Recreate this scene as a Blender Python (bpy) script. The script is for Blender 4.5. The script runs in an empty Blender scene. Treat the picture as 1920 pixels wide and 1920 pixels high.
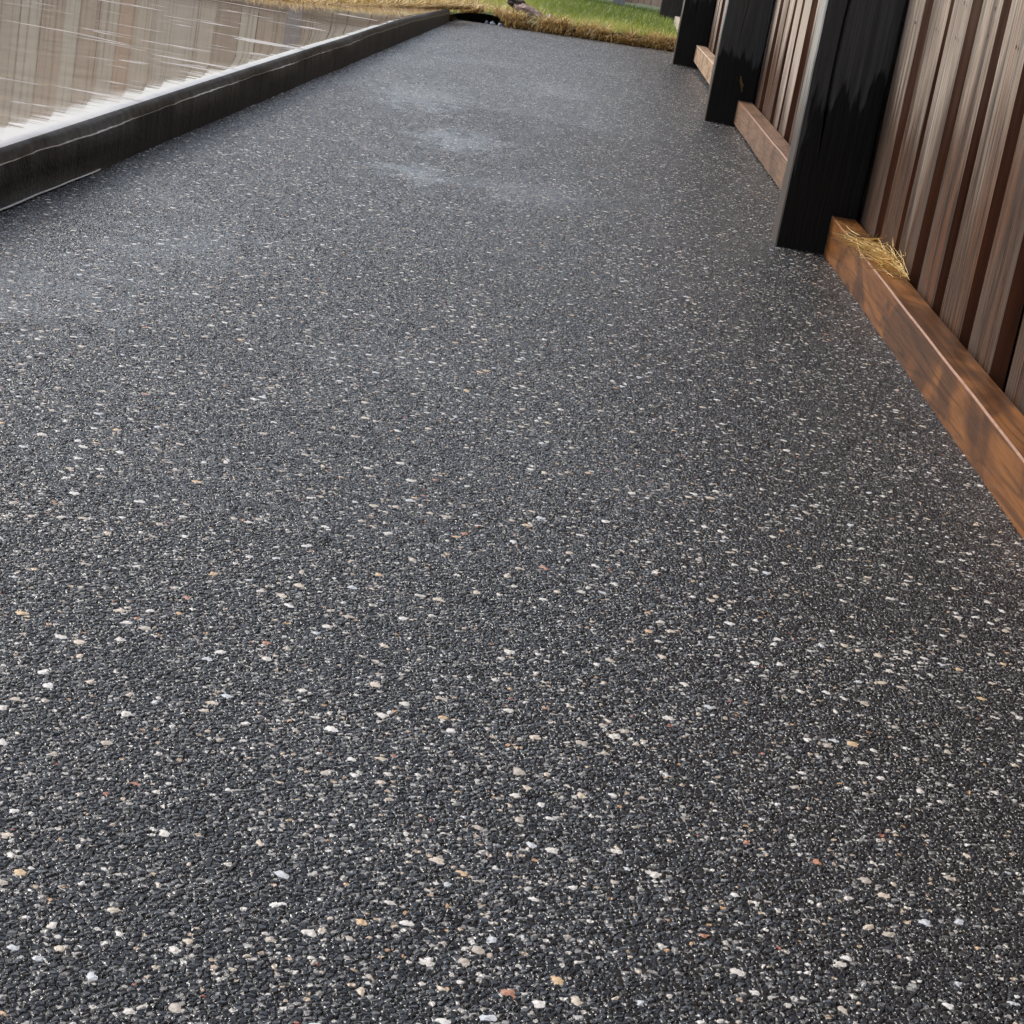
import bpy, bmesh, math, random
import numpy as np
from mathutils import Matrix, Vector, noise as mn

random.seed(7)
RNG = np.random.default_rng(11)
S = bpy.context.scene
COL = S.collection

# ------------------------------------------------------------------ camera
cd = bpy.data.cameras.new("camera")
cam = bpy.data.objects.new("camera", cd)
COL.objects.link(cam)
cd.sensor_width = 36.0
cd.lens = 36.0 * 3760 / 1920
cd.clip_start = 0.05
cd.clip_end = 2000
F_, VPX, VPY, RHO, CAMH = 3760.0, 1128.0, -115.0, math.radians(10.2), 0.5
_D = (VPX - 960) * math.sin(RHO) + (960 - VPY) * math.cos(RHO)
_p = math.atan2(_D, F_)
d_ = Vector(((VPX - 960) / F_, (960 - VPY) / F_, 1.0)).normalized()
u_ = Vector((math.sin(RHO) * math.cos(_p), math.cos(RHO) * math.cos(_p), -math.sin(_p)))
x_ = Vector((0, 0, 0))
x_ = d_.cross(u_)
if x_.x < 0:
    x_ = -x_
# rows X, Y(path), Z(up) expressed in camera (right, up, forward)
cam.matrix_world = Matrix((
    (x_.x, x_.y, -x_.z, 0.0),
    (d_.x, d_.y, -d_.z, 0.0),
    (u_.x, u_.y, -u_.z, CAMH),
    (0, 0, 0, 1)))
S.camera = cam

# ------------------------------------------------------------------ sky, sun, exposure
SUN_EL, SUN_AZ = math.radians(40), math.radians(-58)      # azimuth from +Y towards +X
W = bpy.data.worlds.new("World")
S.world = W
W.use_nodes = True
wt = W.node_tree
for n in list(wt.nodes):
    wt.nodes.remove(n)
sky = wt.nodes.new("ShaderNodeTexSky")
sky.sky_type = 'NISHITA'
sky.sun_disc = False
sky.sun_elevation = SUN_EL
sky.sun_rotation = SUN_AZ
sky.dust_density = 3.0
hsv = wt.nodes.new("ShaderNodeHueSaturation")
hsv.inputs['Saturation'].default_value = 0.72
bg = wt.nodes.new("ShaderNodeBackground")
bg.inputs['Strength'].default_value = 0.15
wo = wt.nodes.new("ShaderNodeOutputWorld")
wt.links.new(sky.outputs[0], hsv.inputs['Color'])
cloud = wt.nodes.new("ShaderNodeMix")          # thin bright overcast over the blue
cloud.data_type = 'RGBA'
cloud.inputs[0].default_value = 0.15
cloud.inputs[7].default_value = (7.0, 7.4, 8.1, 1)
wt.links.new(hsv.outputs[0], cloud.inputs[6])
wt.links.new(cloud.outputs[2], bg.inputs['Color'])
wt.links.new(bg.outputs[0], wo.inputs['Surface'])

sl = bpy.data.lights.new("sun", 'SUN')
sl.energy = 1.5
sl.angle = math.radians(20)
sl.color = (1.0, 0.95, 0.87)
sun = bpy.data.objects.new("sun", sl)
COL.objects.link(sun)
sd = Vector((math.sin(SUN_AZ) * math.cos(SUN_EL), math.cos(SUN_AZ) * math.cos(SUN_EL), math.sin(SUN_EL)))
sun.rotation_euler = sd.to_track_quat('Z', 'Y').to_euler()

S.view_settings.view_transform = 'Standard'
S.view_settings.look = 'None'
S.view_settings.exposure = 0.46
S.view_settings.gamma = 1.0

# ------------------------------------------------------------------ node helpers
class NT:
    def __init__(self, name):
        self.m = bpy.data.materials.new(name)
        self.m.use_nodes = True
        self.t = self.m.node_tree
        for n in list(self.t.nodes):
            self.t.nodes.remove(n)
        self.out = self.t.nodes.new("ShaderNodeOutputMaterial")

    def n(self, typ, ins=None, **props):
        nd = self.t.nodes.new("ShaderNode" + typ)
        for k, v in props.items():
            setattr(nd, k, v)
        for k, v in (ins or {}).items():
            self.set(nd.inputs[k], v)
        return nd

    def set(self, sock, v):
        if isinstance(v, bpy.types.NodeSocket):
            self.t.links.new(v, sock)
        elif isinstance(v, bpy.types.Node):
            self.t.links.new(v.outputs[0], sock)
        else:
            if isinstance(v, tuple) and len(v) == 3 and sock.type == 'RGBA':
                v = (*v, 1)
            sock.default_value = v

    def math(self, op, a, b=None, c=None, clamp=False):
        nd = self.n("Math", operation=op, use_clamp=clamp)
        for i, v in enumerate((a, b, c)):
            if v is not None:
                self.set(nd.inputs[i], v)
        return nd.outputs[0]

    def vmul(self, v, s):
        nd = self.n("VectorMath", operation='MULTIPLY')
        self.set(nd.inputs[0], v)
        self.set(nd.inputs[1], s)
        return nd.outputs[0]

    def vadd(self, v, s):
        nd = self.n("VectorMath", operation='ADD')
        self.set(nd.inputs[0], v)
        self.set(nd.inputs[1], s)
        return nd.outputs[0]

    def ss(self, v, a, b, lo=0.0, hi=1.0):
        nd = self.n("MapRange", interpolation_type='SMOOTHSTEP')
        for i, k in enumerate((v, a, b, lo, hi)):
            self.set(nd.inputs[i], k)
        return nd.outputs[0]

    def lin(self, v, a, b, lo=0.0, hi=1.0):
        nd = self.n("MapRange")
        for i, k in enumerate((v, a, b, lo, hi)):
            self.set(nd.inputs[i], k)
        return nd.outputs[0]

    def mix(self, f, a, b, blend='MIX'):
        nd = self.n("Mix", data_type='RGBA', blend_type=blend)
        self.set(nd.inputs[0], f)
        self.set(nd.inputs[6], a)
        self.set(nd.inputs[7], b)
        return nd.outputs[2]

    def ramp(self, f, stops, interp='LINEAR'):
        nd = self.n("ValToRGB")
        cr = nd.color_ramp
        cr.interpolation = interp
        while len(cr.elements) < len(stops):
            cr.elements.new(0.5)
        for e, (p, c) in zip(cr.elements, stops):
            e.position = p
            e.color = (*c, 1) if len(c) == 3 else c
        self.set(nd.inputs[0], f)
        return nd.outputs[0]

    def noise(self, vec, scale, detail=2.0, rough=0.5, dist=0.0, dims='3D', color=False):
        nd = self.n("TexNoise", noise_dimensions=dims)
        self.set(nd.inputs['Vector'], vec)
        self.set(nd.inputs['Scale'], scale)
        self.set(nd.inputs['Detail'], detail)
        self.set(nd.inputs['Roughness'], rough)
        self.set(nd.inputs['Distortion'], dist)
        return nd.outputs['Color' if color else 'Fac']

    def voro(self, vec, scale, feature='F1', dims='2D', rand=1.0):
        nd = self.n("TexVoronoi", voronoi_dimensions=dims, feature=feature)
        self.set(nd.inputs['Vector'], vec)
        self.set(nd.inputs['Scale'], scale)
        self.set(nd.inputs['Randomness'], rand)
        return nd

    def obj(self):
        return self.n("TexCoord").outputs['Object']

    def bsdf(self, col, rough, bump=None, bstr=0.5, bdist=0.01, spec=0.5, ior=None, **kw):
        b = self.n("BsdfPrincipled")
        self.set(b.inputs['Base Color'], col)
        self.set(b.inputs['Roughness'], rough)
        self.set(b.inputs['Specular IOR Level'], spec)
        if ior:
            b.inputs['IOR'].default_value = ior
        for k, v in kw.items():
            self.set(b.inputs[k.replace('_', ' ')], v)
        if bump is not None:
            bn = self.n("Bump")
            self.set(bn.inputs['Height'], bump)
            bn.inputs['Strength'].default_value = bstr
            bn.inputs['Distance'].default_value = bdist
            self.t.links.new(bn.outputs[0], b.inputs['Normal'])
        self.t.links.new(b.outputs[0], self.out.inputs['Surface'])
        return b


# ------------------------------------------------------------------ materials
def mat_path():
    m = NT("exposed_aggregate")
    co = m.obj()
    xy = m.vmul(co, (1, 1, 0))
    # angular grain outlines: warp the coordinates a little
    w1 = m.noise(xy, 260, 2, 0.6, dims='2D', color=True)
    warp = m.vmul(m.vadd(w1, (-0.5, -0.5, -0.5)), (0.0022, 0.0022, 0))
    p = m.vadd(xy, warp)
    def turn(v, deg, o):
        nd = m.n("VectorRotate", rotation_type='Z_AXIS')
        m.set(nd.inputs['Vector'], v)
        nd.inputs['Angle'].default_value = math.radians(deg)
        return m.vadd(nd.outputs[0], o)
    pA, pB = turn(p, 37, (0, 0, 0)), turn(p, 68, (3.37, 1.71, 0))
    # fine grains
    SA = 250
    va = m.voro(pA, SA)
    ea = m.voro(pA, SA, 'DISTANCE_TO_EDGE')
    ra = m.n("SeparateColor", {0: va.outputs['Color']})
    # the binder closes most joints; open pits stay between some of the grains
    pit = m.ss(m.noise(xy, 170, 2, 0.55, dims='2D'), 0.44, 0.58)
    gap = m.math('SUBTRACT', 1.0, m.ss(ea.outputs['Distance'], 0.02, 0.27))
    domeA = m.math('SUBTRACT', 1.0, m.math('MULTIPLY', gap, m.lin(pit, 0, 1, 0.5, 1.0)))
    liftA = m.lin(ra.outputs[1], 0, 1, 0.5, 1.0)
    loc = m.n("VectorMath", operation='SUBTRACT', ins={0: m.vmul(pA, (SA, SA, 0)), 1: m.vmul(va.outputs['Position'], (SA, SA, 0))}).outputs[0]
    ls = m.n("SeparateXYZ", {0: loc})
    tilt = m.math('ADD', m.math('MULTIPLY', ls.outputs[0], m.math('SUBTRACT', ra.outputs[0], 0.5)),
                  m.math('MULTIPLY', ls.outputs[1], m.math('SUBTRACT', ra.outputs[2], 0.5)))
    hA = m.math('MULTIPLY', domeA, m.math('ADD', liftA, m.math('MULTIPLY', tilt, 0.95)))
    colA = m.ramp(ra.outputs[0], [(0.0, (0.008, 0.0088, 0.0104)), (0.6, (0.018, 0.0197, 0.0226)),
                                  (0.85, (0.040, 0.042, 0.046)), (0.935, (0.090, 0.086, 0.080)),
                                  (0.972, (0.22, 0.21, 0.195)), (1.0, (0.42, 0.40, 0.37))])
    mortar_pit_shade = (0.0025, 0.0025, 0.003)  # dark cement, taken near black to put the pits' shade into the colour
    base = m.mix(m.ss(domeA, 0.15, 0.75), mortar_pit_shade, colA)
    # mid chips 4 - 5 mm
    vb = m.voro(pB, 160)
    rb = m.n("SeparateColor", {0: vb.outputs['Color']})
    holdB = m.math('GREATER_THAN', rb.outputs[0], m.lin(m.noise(m.vadd(xy, (2.2, 7.7, 0)), 6.0, 3, 0.6, dims='2D'), 0.32, 0.68, 0.88, 0.68))
    radB = m.lin(rb.outputs[1], 0, 1, 0.20, 0.36)
    maskB = m.math('MULTIPLY', holdB, m.ss(vb.outputs['Distance'], radB, m.math('SUBTRACT', radB, 0.09)))
    colB = m.ramp(rb.outputs[2], [(0.0, (0.26, 0.25, 0.24)), (0.35, (0.48, 0.45, 0.41)), (0.6, (0.58, 0.56, 0.52)),
                                  (0.78, (0.46, 0.36, 0.26)), (0.955, (0.46, 0.27, 0.13)), (0.985, (0.30, 0.10, 0.06)),
                                  (1.0, (0.45, 0.48, 0.52))], 'CONSTANT')
    # large stones 6 - 9 mm
    w2 = m.noise(xy, 120, 1, 0.5, dims='2D', color=True)
    p2 = m.vadd(p, m.vmul(m.vadd(w2, (-0.5, -0.5, -0.5)), (0.006, 0.006, 0)))
    vc = m.voro(turn(p2, 21, (7.11, 5.23, 0)), 68)
    rc = m.n("SeparateColor", {0: vc.outputs['Color']})
    clus = m.noise(m.vadd(xy, (9.1, 2.2, 0)), 7.5, 3, 0.6, dims='2D')
    holdC = m.math('GREATER_THAN', rc.outputs[0], m.lin(clus, 0.32, 0.68, 0.88, 0.62))
    radC = m.lin(m.math('POWER', rc.outputs[1], 2.0), 0, 1, 0.14, 0.31)
    maskC = m.math('MULTIPLY', holdC, m.ss(vc.outputs['Distance'], radC, m.math('SUBTRACT', radC, 0.06)))
    colC = m.ramp(rc.outputs[2], [(0.0, (0.62, 0.59, 0.54)), (0.3, (0.58, 0.50, 0.40)), (0.5, (0.70, 0.68, 0.65)),
                                  (0.66, (0.44, 0.39, 0.33)), (0.84, (0.60, 0.42, 0.24)), (0.89, (0.54, 0.57, 0.60)),
                                  (0.98, (0.42, 0.19, 0.11))], 'CONSTANT')
    stain = m.noise(xy, 420, 2, 0.6, dims='2D')
    colC = m.mix(m.ss(stain, 0.52, 0.72, 0, 0.55), colC, (0.30, 0.24, 0.18))
    c1 = m.mix(maskB, base, colB)
    c2 = m.mix(maskC, c1, colC)
    # broad weathering of the binder
    br = m.noise(xy, 3.2, 3, 0.55, dims='2D')
    c3 = m.mix(m.lin(br, 0.3, 0.7, 0.0, 0.35), c2, (0.008, 0.0085, 0.01), 'MIX')
    c3 = m.mix(m.math('MAXIMUM', maskC, maskB), c3, c2)
    # height in metres
    h = m.math('MULTIPLY', hA, 0.0017)
    hb = m.math('ADD', m.math('MULTIPLY', maskB, 0.0005), m.math('MULTIPLY', h, 0.55))
    h = m.mix(maskB, h, hb)
    hc = m.math('ADD', m.math('MULTIPLY', m.ss(vc.outputs['Distance'], radC, 0.0), 0.0007), 0.0008)
    h = m.mix(maskC, h, hc)
    # film of rain water lying in patches: fills the pits, smoother and shinier
    st = m.vmul(xy, (1.0, 0.62, 0))
    fn = m.noise(m.vadd(st, (1.3, 4.1, 0)), 1.9, 3, 0.5, 0.3, dims='2D')
    film = m.ss(fn, 0.56, 0.80, 0, 0.5)
    brk = m.lin(m.noise(m.vmul(xy, (1, 0.6, 1)), 18, 5, 0.7, dims='2D'), 0.3, 0.7, -0.65, 0.65)
    for (fx, fy, rx, ry) in ((-0.25, 4.70, 0.13, 0.30), (-0.28, 3.97, 0.10, 0.16), (-0.06, 6.75, 0.12, 0.28),
                             (-0.58, 2.33, 0.17, 0.30), (-0.50, 2.75, 0.12, 0.3), (-0.42, 5.6, 0.14, 0.5)):
        q = m.vmul(m.vadd(xy, (-fx, -fy, 0)), (1 / rx, 1 / ry, 0))
        dist = m.n("VectorMath", operation='LENGTH', ins={0: q}).outputs['Value']
        film = m.math('MAXIMUM', film, m.ss(m.math('ADD', dist, brk), 1.35, 0.10, 0, 0.92 if fy > 3.5 else 0.62))
    h = m.math('MULTIPLY', h, m.lin(film, 0, 1, 1.0, 0.30))
    rough = m.lin(film, 0, 1, 0.14, 0.08)
    rough = m.mix(m.math('MAXIMUM', maskC, maskB), rough, (0.34, 0.34, 0.34))
    m.bsdf(c3, rough, spec=0.62)
    dn = m.n("Displacement", {'Height': h, 'Midlevel': 0.0, 'Scale': 1.0})
    m.t.links.new(dn.outputs[0], m.out.inputs['Displacement'])
    m.m.displacement_method = 'BOTH'
    return m.m


def attr(m, name):
    return m.n("Attribute", attribute_name=name).outputs['Fac']


def mat_paling():
    m = NT("weathered_paling")
    co = m.obj()
    tone = attr(m, "tone")
    sh = m.n("CombineXYZ", {0: m.math('MULTIPLY', tone, 17.0), 1: m.math('MULTIPLY', tone, 31.0), 2: m.math('MULTIPLY', tone, 53.0)}).outputs[0]
    pc = m.vadd(co, sh)
    g1 = m.noise(m.vmul(pc, (110, 110, 6.0)), 1.0, 5, 0.72, 0.3)
    g2 = m.noise(m.vmul(pc, (26, 26, 1.9)), 1.0, 4, 0.65, 0.9)
    g3 = m.noise(m.vmul(pc, (9, 9, 2.6)), 1.0, 2, 0.5)
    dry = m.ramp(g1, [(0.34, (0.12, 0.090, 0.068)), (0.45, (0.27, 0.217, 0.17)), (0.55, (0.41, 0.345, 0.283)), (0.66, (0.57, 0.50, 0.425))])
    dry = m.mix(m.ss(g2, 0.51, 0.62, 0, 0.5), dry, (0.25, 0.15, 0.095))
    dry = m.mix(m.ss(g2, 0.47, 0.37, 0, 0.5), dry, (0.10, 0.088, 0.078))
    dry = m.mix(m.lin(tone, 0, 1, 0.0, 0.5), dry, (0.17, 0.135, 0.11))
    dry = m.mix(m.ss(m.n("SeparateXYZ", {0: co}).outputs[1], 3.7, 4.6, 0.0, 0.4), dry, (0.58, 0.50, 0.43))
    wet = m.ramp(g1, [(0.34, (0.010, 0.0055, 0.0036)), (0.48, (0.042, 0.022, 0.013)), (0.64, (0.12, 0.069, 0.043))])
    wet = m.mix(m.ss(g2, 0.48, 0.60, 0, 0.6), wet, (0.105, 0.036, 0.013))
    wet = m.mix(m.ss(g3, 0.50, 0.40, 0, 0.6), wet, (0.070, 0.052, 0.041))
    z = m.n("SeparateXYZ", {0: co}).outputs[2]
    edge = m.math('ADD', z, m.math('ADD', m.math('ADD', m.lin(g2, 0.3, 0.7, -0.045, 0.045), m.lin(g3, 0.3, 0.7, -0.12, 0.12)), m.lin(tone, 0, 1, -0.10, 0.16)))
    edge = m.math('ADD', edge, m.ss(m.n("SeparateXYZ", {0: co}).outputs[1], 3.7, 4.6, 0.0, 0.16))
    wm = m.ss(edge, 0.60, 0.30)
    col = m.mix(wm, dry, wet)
    ck = m.noise(m.vmul(pc, (160, 160, 1.4)), 1.0, 2, 0.5, 0.5)
    crack = m.ss(ck, 0.355, 0.30)
    col = m.mix(m.math('MULTIPLY', crack, 0.85), col, (0.02, 0.015, 0.012))
    rough = m.lin(wm, 0, 1, 0.75, 0.55)
    hgt = m.math('SUBTRACT', g1, crack)
    m.bsdf(col, rough, hgt, 0.5, 0.002, spec=m.lin(wm, 0, 1, 0.3, 0.14))
    return m.m


def mat_raw_edge():
    m = NT("paling_raw_edge")
    co = m.obj()
    g = m.noise(m.vmul(co, (60, 60, 3)), 1.0, 3, 0.6)
    z = m.n("SeparateXYZ", {0: co}).outputs[2]
    edge = m.math('ADD', z, m.lin(g, 0.3, 0.7, -0.1, 0.1))
    dry = m.ramp(g, [(0.3, (0.15, 0.080, 0.048)), (0.7, (0.29, 0.18, 0.12))])
    wet = m.ramp(g, [(0.3, (0.060, 0.018, 0.007)), (0.7, (0.17, 0.055, 0.019))])
    m.bsdf(m.mix(m.ss(edge, 0.62, 0.25), dry, wet), 0.5, g, 0.3, 0.003)
    return m.m


def mat_rail(name, a, b, dark, dk=0.75, rough=0.33):
    m = NT(name)
    co = m.obj()
    lp = m.vmul(co, (1.0, 0.06, 1.0))
    w = m.noise(lp, 11, 2, 0.5, 0.9)
    w2 = m.noise(m.vmul(co, (1, 0.16, 1)), 22, 3, 0.55, 0.9)
    # cathedral grain: rings of a slowly varying field
    rings = m.math('FRACT', m.math('MULTIPLY', w, 13.0))
    line = m.ss(m.math('ABSOLUTE', m.math('SUBTRACT', rings, 0.5)), 0.22, 0.5)
    fine = m.noise(m.vmul(co, (220, 7, 220)), 1.0, 3, 0.6)
    damp = m.noise(m.vmul(co, (1, 0.5, 1)), 5.5, 4, 0.6, 0.5)
    col = m.mix(m.lin(w2, 0.3, 0.7), a, b)
    col = m.mix(m.math('MULTIPLY', line, m.ss(w2, 0.36, 0.52, 0, dk)), col, dark)
    col = m.mix(m.ss(w2, 0.50, 0.66, 0, 0.65 * dk), col, dark)
    col = m.mix(m.ss(fine, 0.45, 0.75, 0, 0.35), col, dark)
    col = m.mix(m.ss(damp, 0.46, 0.58, 0, 1.2 * dk), col, dark)
    kv = m.voro(m.vmul(co, (1, 0.55, 1)), 6.5, dims='3D')
    col = m.mix(m.ss(kv.outputs['Distance'], 0.17, 0.09, 0, 0.8), col, dark)
    m.bsdf(col, m.lin(fine, 0.3, 0.7, rough, rough + 0.2), fine, 0.25, 0.002, spec=0.28)
    return m.m


def mat_flat(name, c1, c2, scale, rough=0.6, bump=0.3, detail=3, stretch=(1, 1, 1), spec=0.4, bdist=0.004):
    m = NT(name)
    co = m.vmul(m.obj(), stretch)
    g = m.noise(co, scale, detail, 0.6)
    m.bsdf(m.mix(m.lin(g, 0.3, 0.7), c1, c2), rough, g, bump, bdist, spec=spec)
    return m.m


def mat_post(name, zwet, slope, cx):
    m = NT(name)
    co = m.obj()
    s = m.n("SeparateXYZ", {0: co})
    st = m.noise(m.vmul(co, (75, 75, 4.5)), 1.0, 3, 0.65, 0.2)
    st2 = m.noise(m.vmul(co, (16, 16, 6)), 1.0, 2, 0.5)
    g = m.noise(m.vmul(co, (150, 150, 5)), 1.0, 3, 0.6)
    e = m.math('ADD', s.outputs[2], m.lin(st, 0.3, 0.7, -0.055, 0.055))
    e = m.math('ADD', e, m.lin(st2, 0.3, 0.7, -0.07, 0.07))
    e = m.math('SUBTRACT', e, m.math('MULTIPLY', m.math('SUBTRACT', s.outputs[0], cx), slope))
    wm = m.ss(e, zwet + 0.022, zwet - 0.018)
    dry = m.ramp(g, [(0.25, (0.018, 0.016, 0.015)), (0.5, (0.040, 0.037, 0.034)), (0.8, (0.085, 0.078, 0.072))])
    dry = m.mix(m.ss(st2, 0.52, 0.7, 0, 0.5), dry, (0.045, 0.050, 0.050))
    col = m.mix(wm, dry, (0.0035, 0.0033, 0.003))
    m.bsdf(col, m.lin(wm, 0, 1, 0.6, 0.45), g, 0.4, 0.003, spec=m.lin(wm, 0, 1, 0.4, 0.25))
    return m.m


def mat_post_side():
    m = NT("post_worn_sheen_side")
    co = m.obj()
    z = m.n("SeparateXYZ", {0: co}).outputs[2]
    g = m.noise(m.vmul(co, (80, 80, 4)), 1.0, 4, 0.65)
    e = m.math('ADD', z, m.lin(g, 0.3, 0.7, -0.08, 0.08))
    dry = m.ramp(g, [(0.3, (0.20, 0.19, 0.18)), (0.7, (0.46, 0.45, 0.43))])  # weathered grey, lightened to hold the sky sheen on this face
    wet = m.ramp(g, [(0.3, (0.025, 0.018, 0.014)), (0.7, (0.075, 0.055, 0.043))])
    m.bsdf(m.mix(m.ss(e, 0.42, 0.18), dry, wet), 0.45, g, 0.4, 0.003)
    return m.m


def mat_slab():
    m = NT("wet_slab_concrete")
    co = m.obj()
    n1 = m.noise(m.vmul(co, (1.0, 2.2, 1)), 1.7, 3, 0.55, 0.4)
    n2 = m.noise(co, 14, 3, 0.6)
    n3 = m.noise(m.vmul(co, (2.0, 9.0, 1)), 1.6, 4, 0.6, 0.6)
    col = m.mix(m.lin(n2, 0.3, 0.7), (0.25, 0.19, 0.145), (0.39, 0.30, 0.23))
    dry = m.ss(n3, 0.60, 0.66)
    rough = m.mix(dry, m.lin(n1, 0.3, 0.7, 0.015, 0.06), (0.30, 0.30, 0.30))
    # long low ripples plus grit standing out of the water in places
    rp = m.noise(m.vmul(co, (1.2, 7.0, 1)), 3.2, 2, 0.5, 0.3)
    grit = m.noise(co, 240, 2, 0.6)
    hgt = m.math('ADD', m.math('MULTIPLY', rp, 0.9), m.math('MULTIPLY', m.math('SUBTRACT', grit, 0.5), 0.03))
    m.bsdf(col, rough, hgt, 0.042, 0.004, spec=1.0, ior=1.6)
    return m.m


def mat_blade(name, stops, trans=0.35, rough=0.5):
    m = NT(name)
    tone = attr(m, "tone")
    col = m.ramp(tone, stops)
    b = m.n("BsdfPrincipled")
    m.set(b.inputs['Base Color'], col)
    b.inputs['Roughness'].default_value = rough
    tr = m.n("BsdfTranslucent")
    m.set(tr.inputs['Color'], col)
    mx = m.n("MixShader")
    mx.inputs[0].default_value = trans
    m.t.links.new(b.outputs[0], mx.inputs[1])
    m.t.links.new(tr.outputs[0], mx.inputs[2])
    m.t.links.new(mx.outputs[0], m.out.inputs['Surface'])
    return m.m


M = {}
M['path'] = mat_path()
M['paling'] = mat_paling()
M['raw'] = mat_raw_edge()
M['rail_orange'] = mat_rail("rail_wet_orange", (0.120, 0.045, 0.014), (0.36, 0.145, 0.040), (0.030, 0.013, 0.007), 0.55, 0.30)
M['rail_brown'] = mat_rail("rail_damp_brown", (0.16, 0.092, 0.058), (0.28, 0.170, 0.105), (0.06, 0.036, 0.027), 0.45, 0.42)
M['rail_pale'] = mat_rail("rail_dry_pale", (0.36, 0.24, 0.16), (0.52, 0.38, 0.25), (0.17, 0.10, 0.065), 0.5, 0.55)
M['rail_white'] = mat_rail("rail_bleached", (0.56, 0.50, 0.42), (0.66, 0.60, 0.52), (0.35, 0.28, 0.22), 0.3, 0.55)
M['arris'] = mat_flat("rail_worn_highlight_arris", (0.20, 0.080, 0.032), (0.33, 0.155, 0.075), 40, 0.35, 0.2)  # worn edge wood, lightened to paint the highlight along the rail's top edge
M['arris_pale'] = mat_flat("rail_pale_highlight_arris", (0.55, 0.40, 0.28), (0.65, 0.50, 0.36), 40, 0.4, 0.2)  # the same painted edge highlight for the paler rails
M['post_side'] = mat_post_side()
M['slab'] = mat_slab()
M['lip'] = mat_flat("slab_lip_mortar", (0.020, 0.016, 0.012), (0.060, 0.049, 0.038), 70, 0.6, 0.5, 5, (1, 0.6, 1), 0.25)
M['face'] = mat_flat("slab_face_shaded", (0.002, 0.0017, 0.0014), (0.008, 0.0065, 0.005), 110, 0.5, 0.9, 5, spec=0.18, bdist=0.003)  # wet concrete side, its shadow put into the near-black colour
M['ledge'] = mat_flat("slab_ledge", (0.30, 0.28, 0.25), (0.50, 0.47, 0.43), 70, 0.2, 0.3)
M['soil'] = mat_flat("dark_soil", (0.022, 0.016, 0.011), (0.095, 0.066, 0.042), 45, 0.85, 0.9, 5, bdist=0.02)
M['lawn'] = mat_flat("lawn_turf", (0.030, 0.050, 0.012), (0.085, 0.115, 0.030), 30, 0.8, 0.8, 4, bdist=0.02)
M['ground'] = mat_flat("ground_turf", (0.04, 0.055, 0.018), (0.10, 0.12, 0.04), 2.5, 0.9, 0.4, 5, bdist=0.05)
M['grass'] = mat_blade("grass_blades", [(0.0, (0.12, 0.185, 0.03)), (0.4, (0.27, 0.345, 0.06)), (0.72, (0.52, 0.52, 0.14)), (1.0, (0.68, 0.58, 0.25))], 0.4)
M['straw'] = mat_blade("straw_blades", [(0.0, (0.22, 0.13, 0.05)), (0.4, (0.60, 0.42, 0.16)), (1.0, (0.85, 0.69, 0.36))], 0.3)
M['hay'] = mat_blade("hay_strands", [(0.0, (0.66, 0.42, 0.15)), (0.5, (0.86, 0.64, 0.28)), (1.0, (0.90, 0.74, 0.40))], 0.1)
M['back_pale'] = mat_paling()
M['bark'] = mat_flat("rotten_bark", (0.020, 0.015, 0.012), (0.11, 0.080, 0.060), 40, 0.8, 1.0, 4, (1, 1, 2), bdist=0.02)
M['pinkstone'] = mat_flat("pinkish_wood", (0.22, 0.15, 0.125), (0.42, 0.31, 0.27), 35, 0.7, 0.6, 4, bdist=0.01)
M['greystone'] = mat_flat("grey_stone", (0.10, 0.10, 0.105), (0.40, 0.39, 0.39), 22, 0.6, 0.6, 4, bdist=0.01)
M['bluestone'] = mat_flat("blue_grey_stone", (0.12, 0.15, 0.20), (0.32, 0.38, 0.46), 30, 0.4, 0.4, 3)
M['leaf'] = mat_flat("dry_leaf", (0.40, 0.22, 0.09), (0.60, 0.40, 0.20), 60, 0.6, 0.4)
M['water'] = mat_flat("pit_water", (0.004, 0.005, 0.007), (0.006, 0.008, 0.010), 5, 0.05, 0.05)
M['scar'] = mat_flat("split_wood", (0.36, 0.24, 0.20), (0.55, 0.42, 0.37), 70, 0.5, 0.4, 3, (1, 1, 0.2))

# ------------------------------------------------------------------ object helpers
def link(name, me, mats, parent=None):
    o = bpy.data.objects.new(name, me)
    COL.objects.link(o)
    for m in mats:
        me.materials.append(m)
    if parent:
        o.parent = parent
    return o


def tag(o, label=None, cat=None, group=None, kind=None):
    if label: o['label'] = label
    if cat: o['category'] = cat
    if group: o['group'] = group
    if kind: o['kind'] = kind
    return o


def empty(name, loc):
    o = bpy.data.objects.new(name, None)
    o.empty_display_size = 0.1
    o.location = loc
    COL.objects.link(o)
    return o


def child(name, me, mats, parent):
    """mesh written in world coordinates, parented to an empty without moving"""
    o = link(name, me, mats)
    o.parent = parent
    o.matrix_parent_inverse = Matrix.Translation(parent.location).inverted()
    return o


def mesh_np(name, V, Fq, mat_idx=None, tone=None, smooth=False):
    """V (n,3), Fq (m,k) all k-gons"""
    me = bpy.data.meshes.new(name)
    n, (mm, k) = len(V), Fq.shape
    me.vertices.add(n)
    me.vertices.foreach_set("co", np.ascontiguousarray(V, dtype=np.float32).ravel())
    me.loops.add(mm * k)
    me.loops.foreach_set("vertex_index", np.ascontiguousarray(Fq, dtype=np.int32).ravel())
    me.polygons.add(mm)
    me.polygons.foreach_set("loop_start", np.arange(0, mm * k, k, dtype=np.int32))
    me.polygons.foreach_set("loop_total", np.full(mm, k, dtype=np.int32))
    if mat_idx is not None:
        me.polygons.foreach_set("material_index", np.asarray(mat_idx, dtype=np.int32))
    me.polygons.foreach_set("use_smooth", np.full(mm, smooth, dtype=bool))
    if tone is not None:
        a = me.attributes.new("tone", 'FLOAT', 'POINT')
        a.data.foreach_set("value", np.asarray(tone, dtype=np.float32))
    me.update(calc_edges=True)
    me.validate()
    return me


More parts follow.
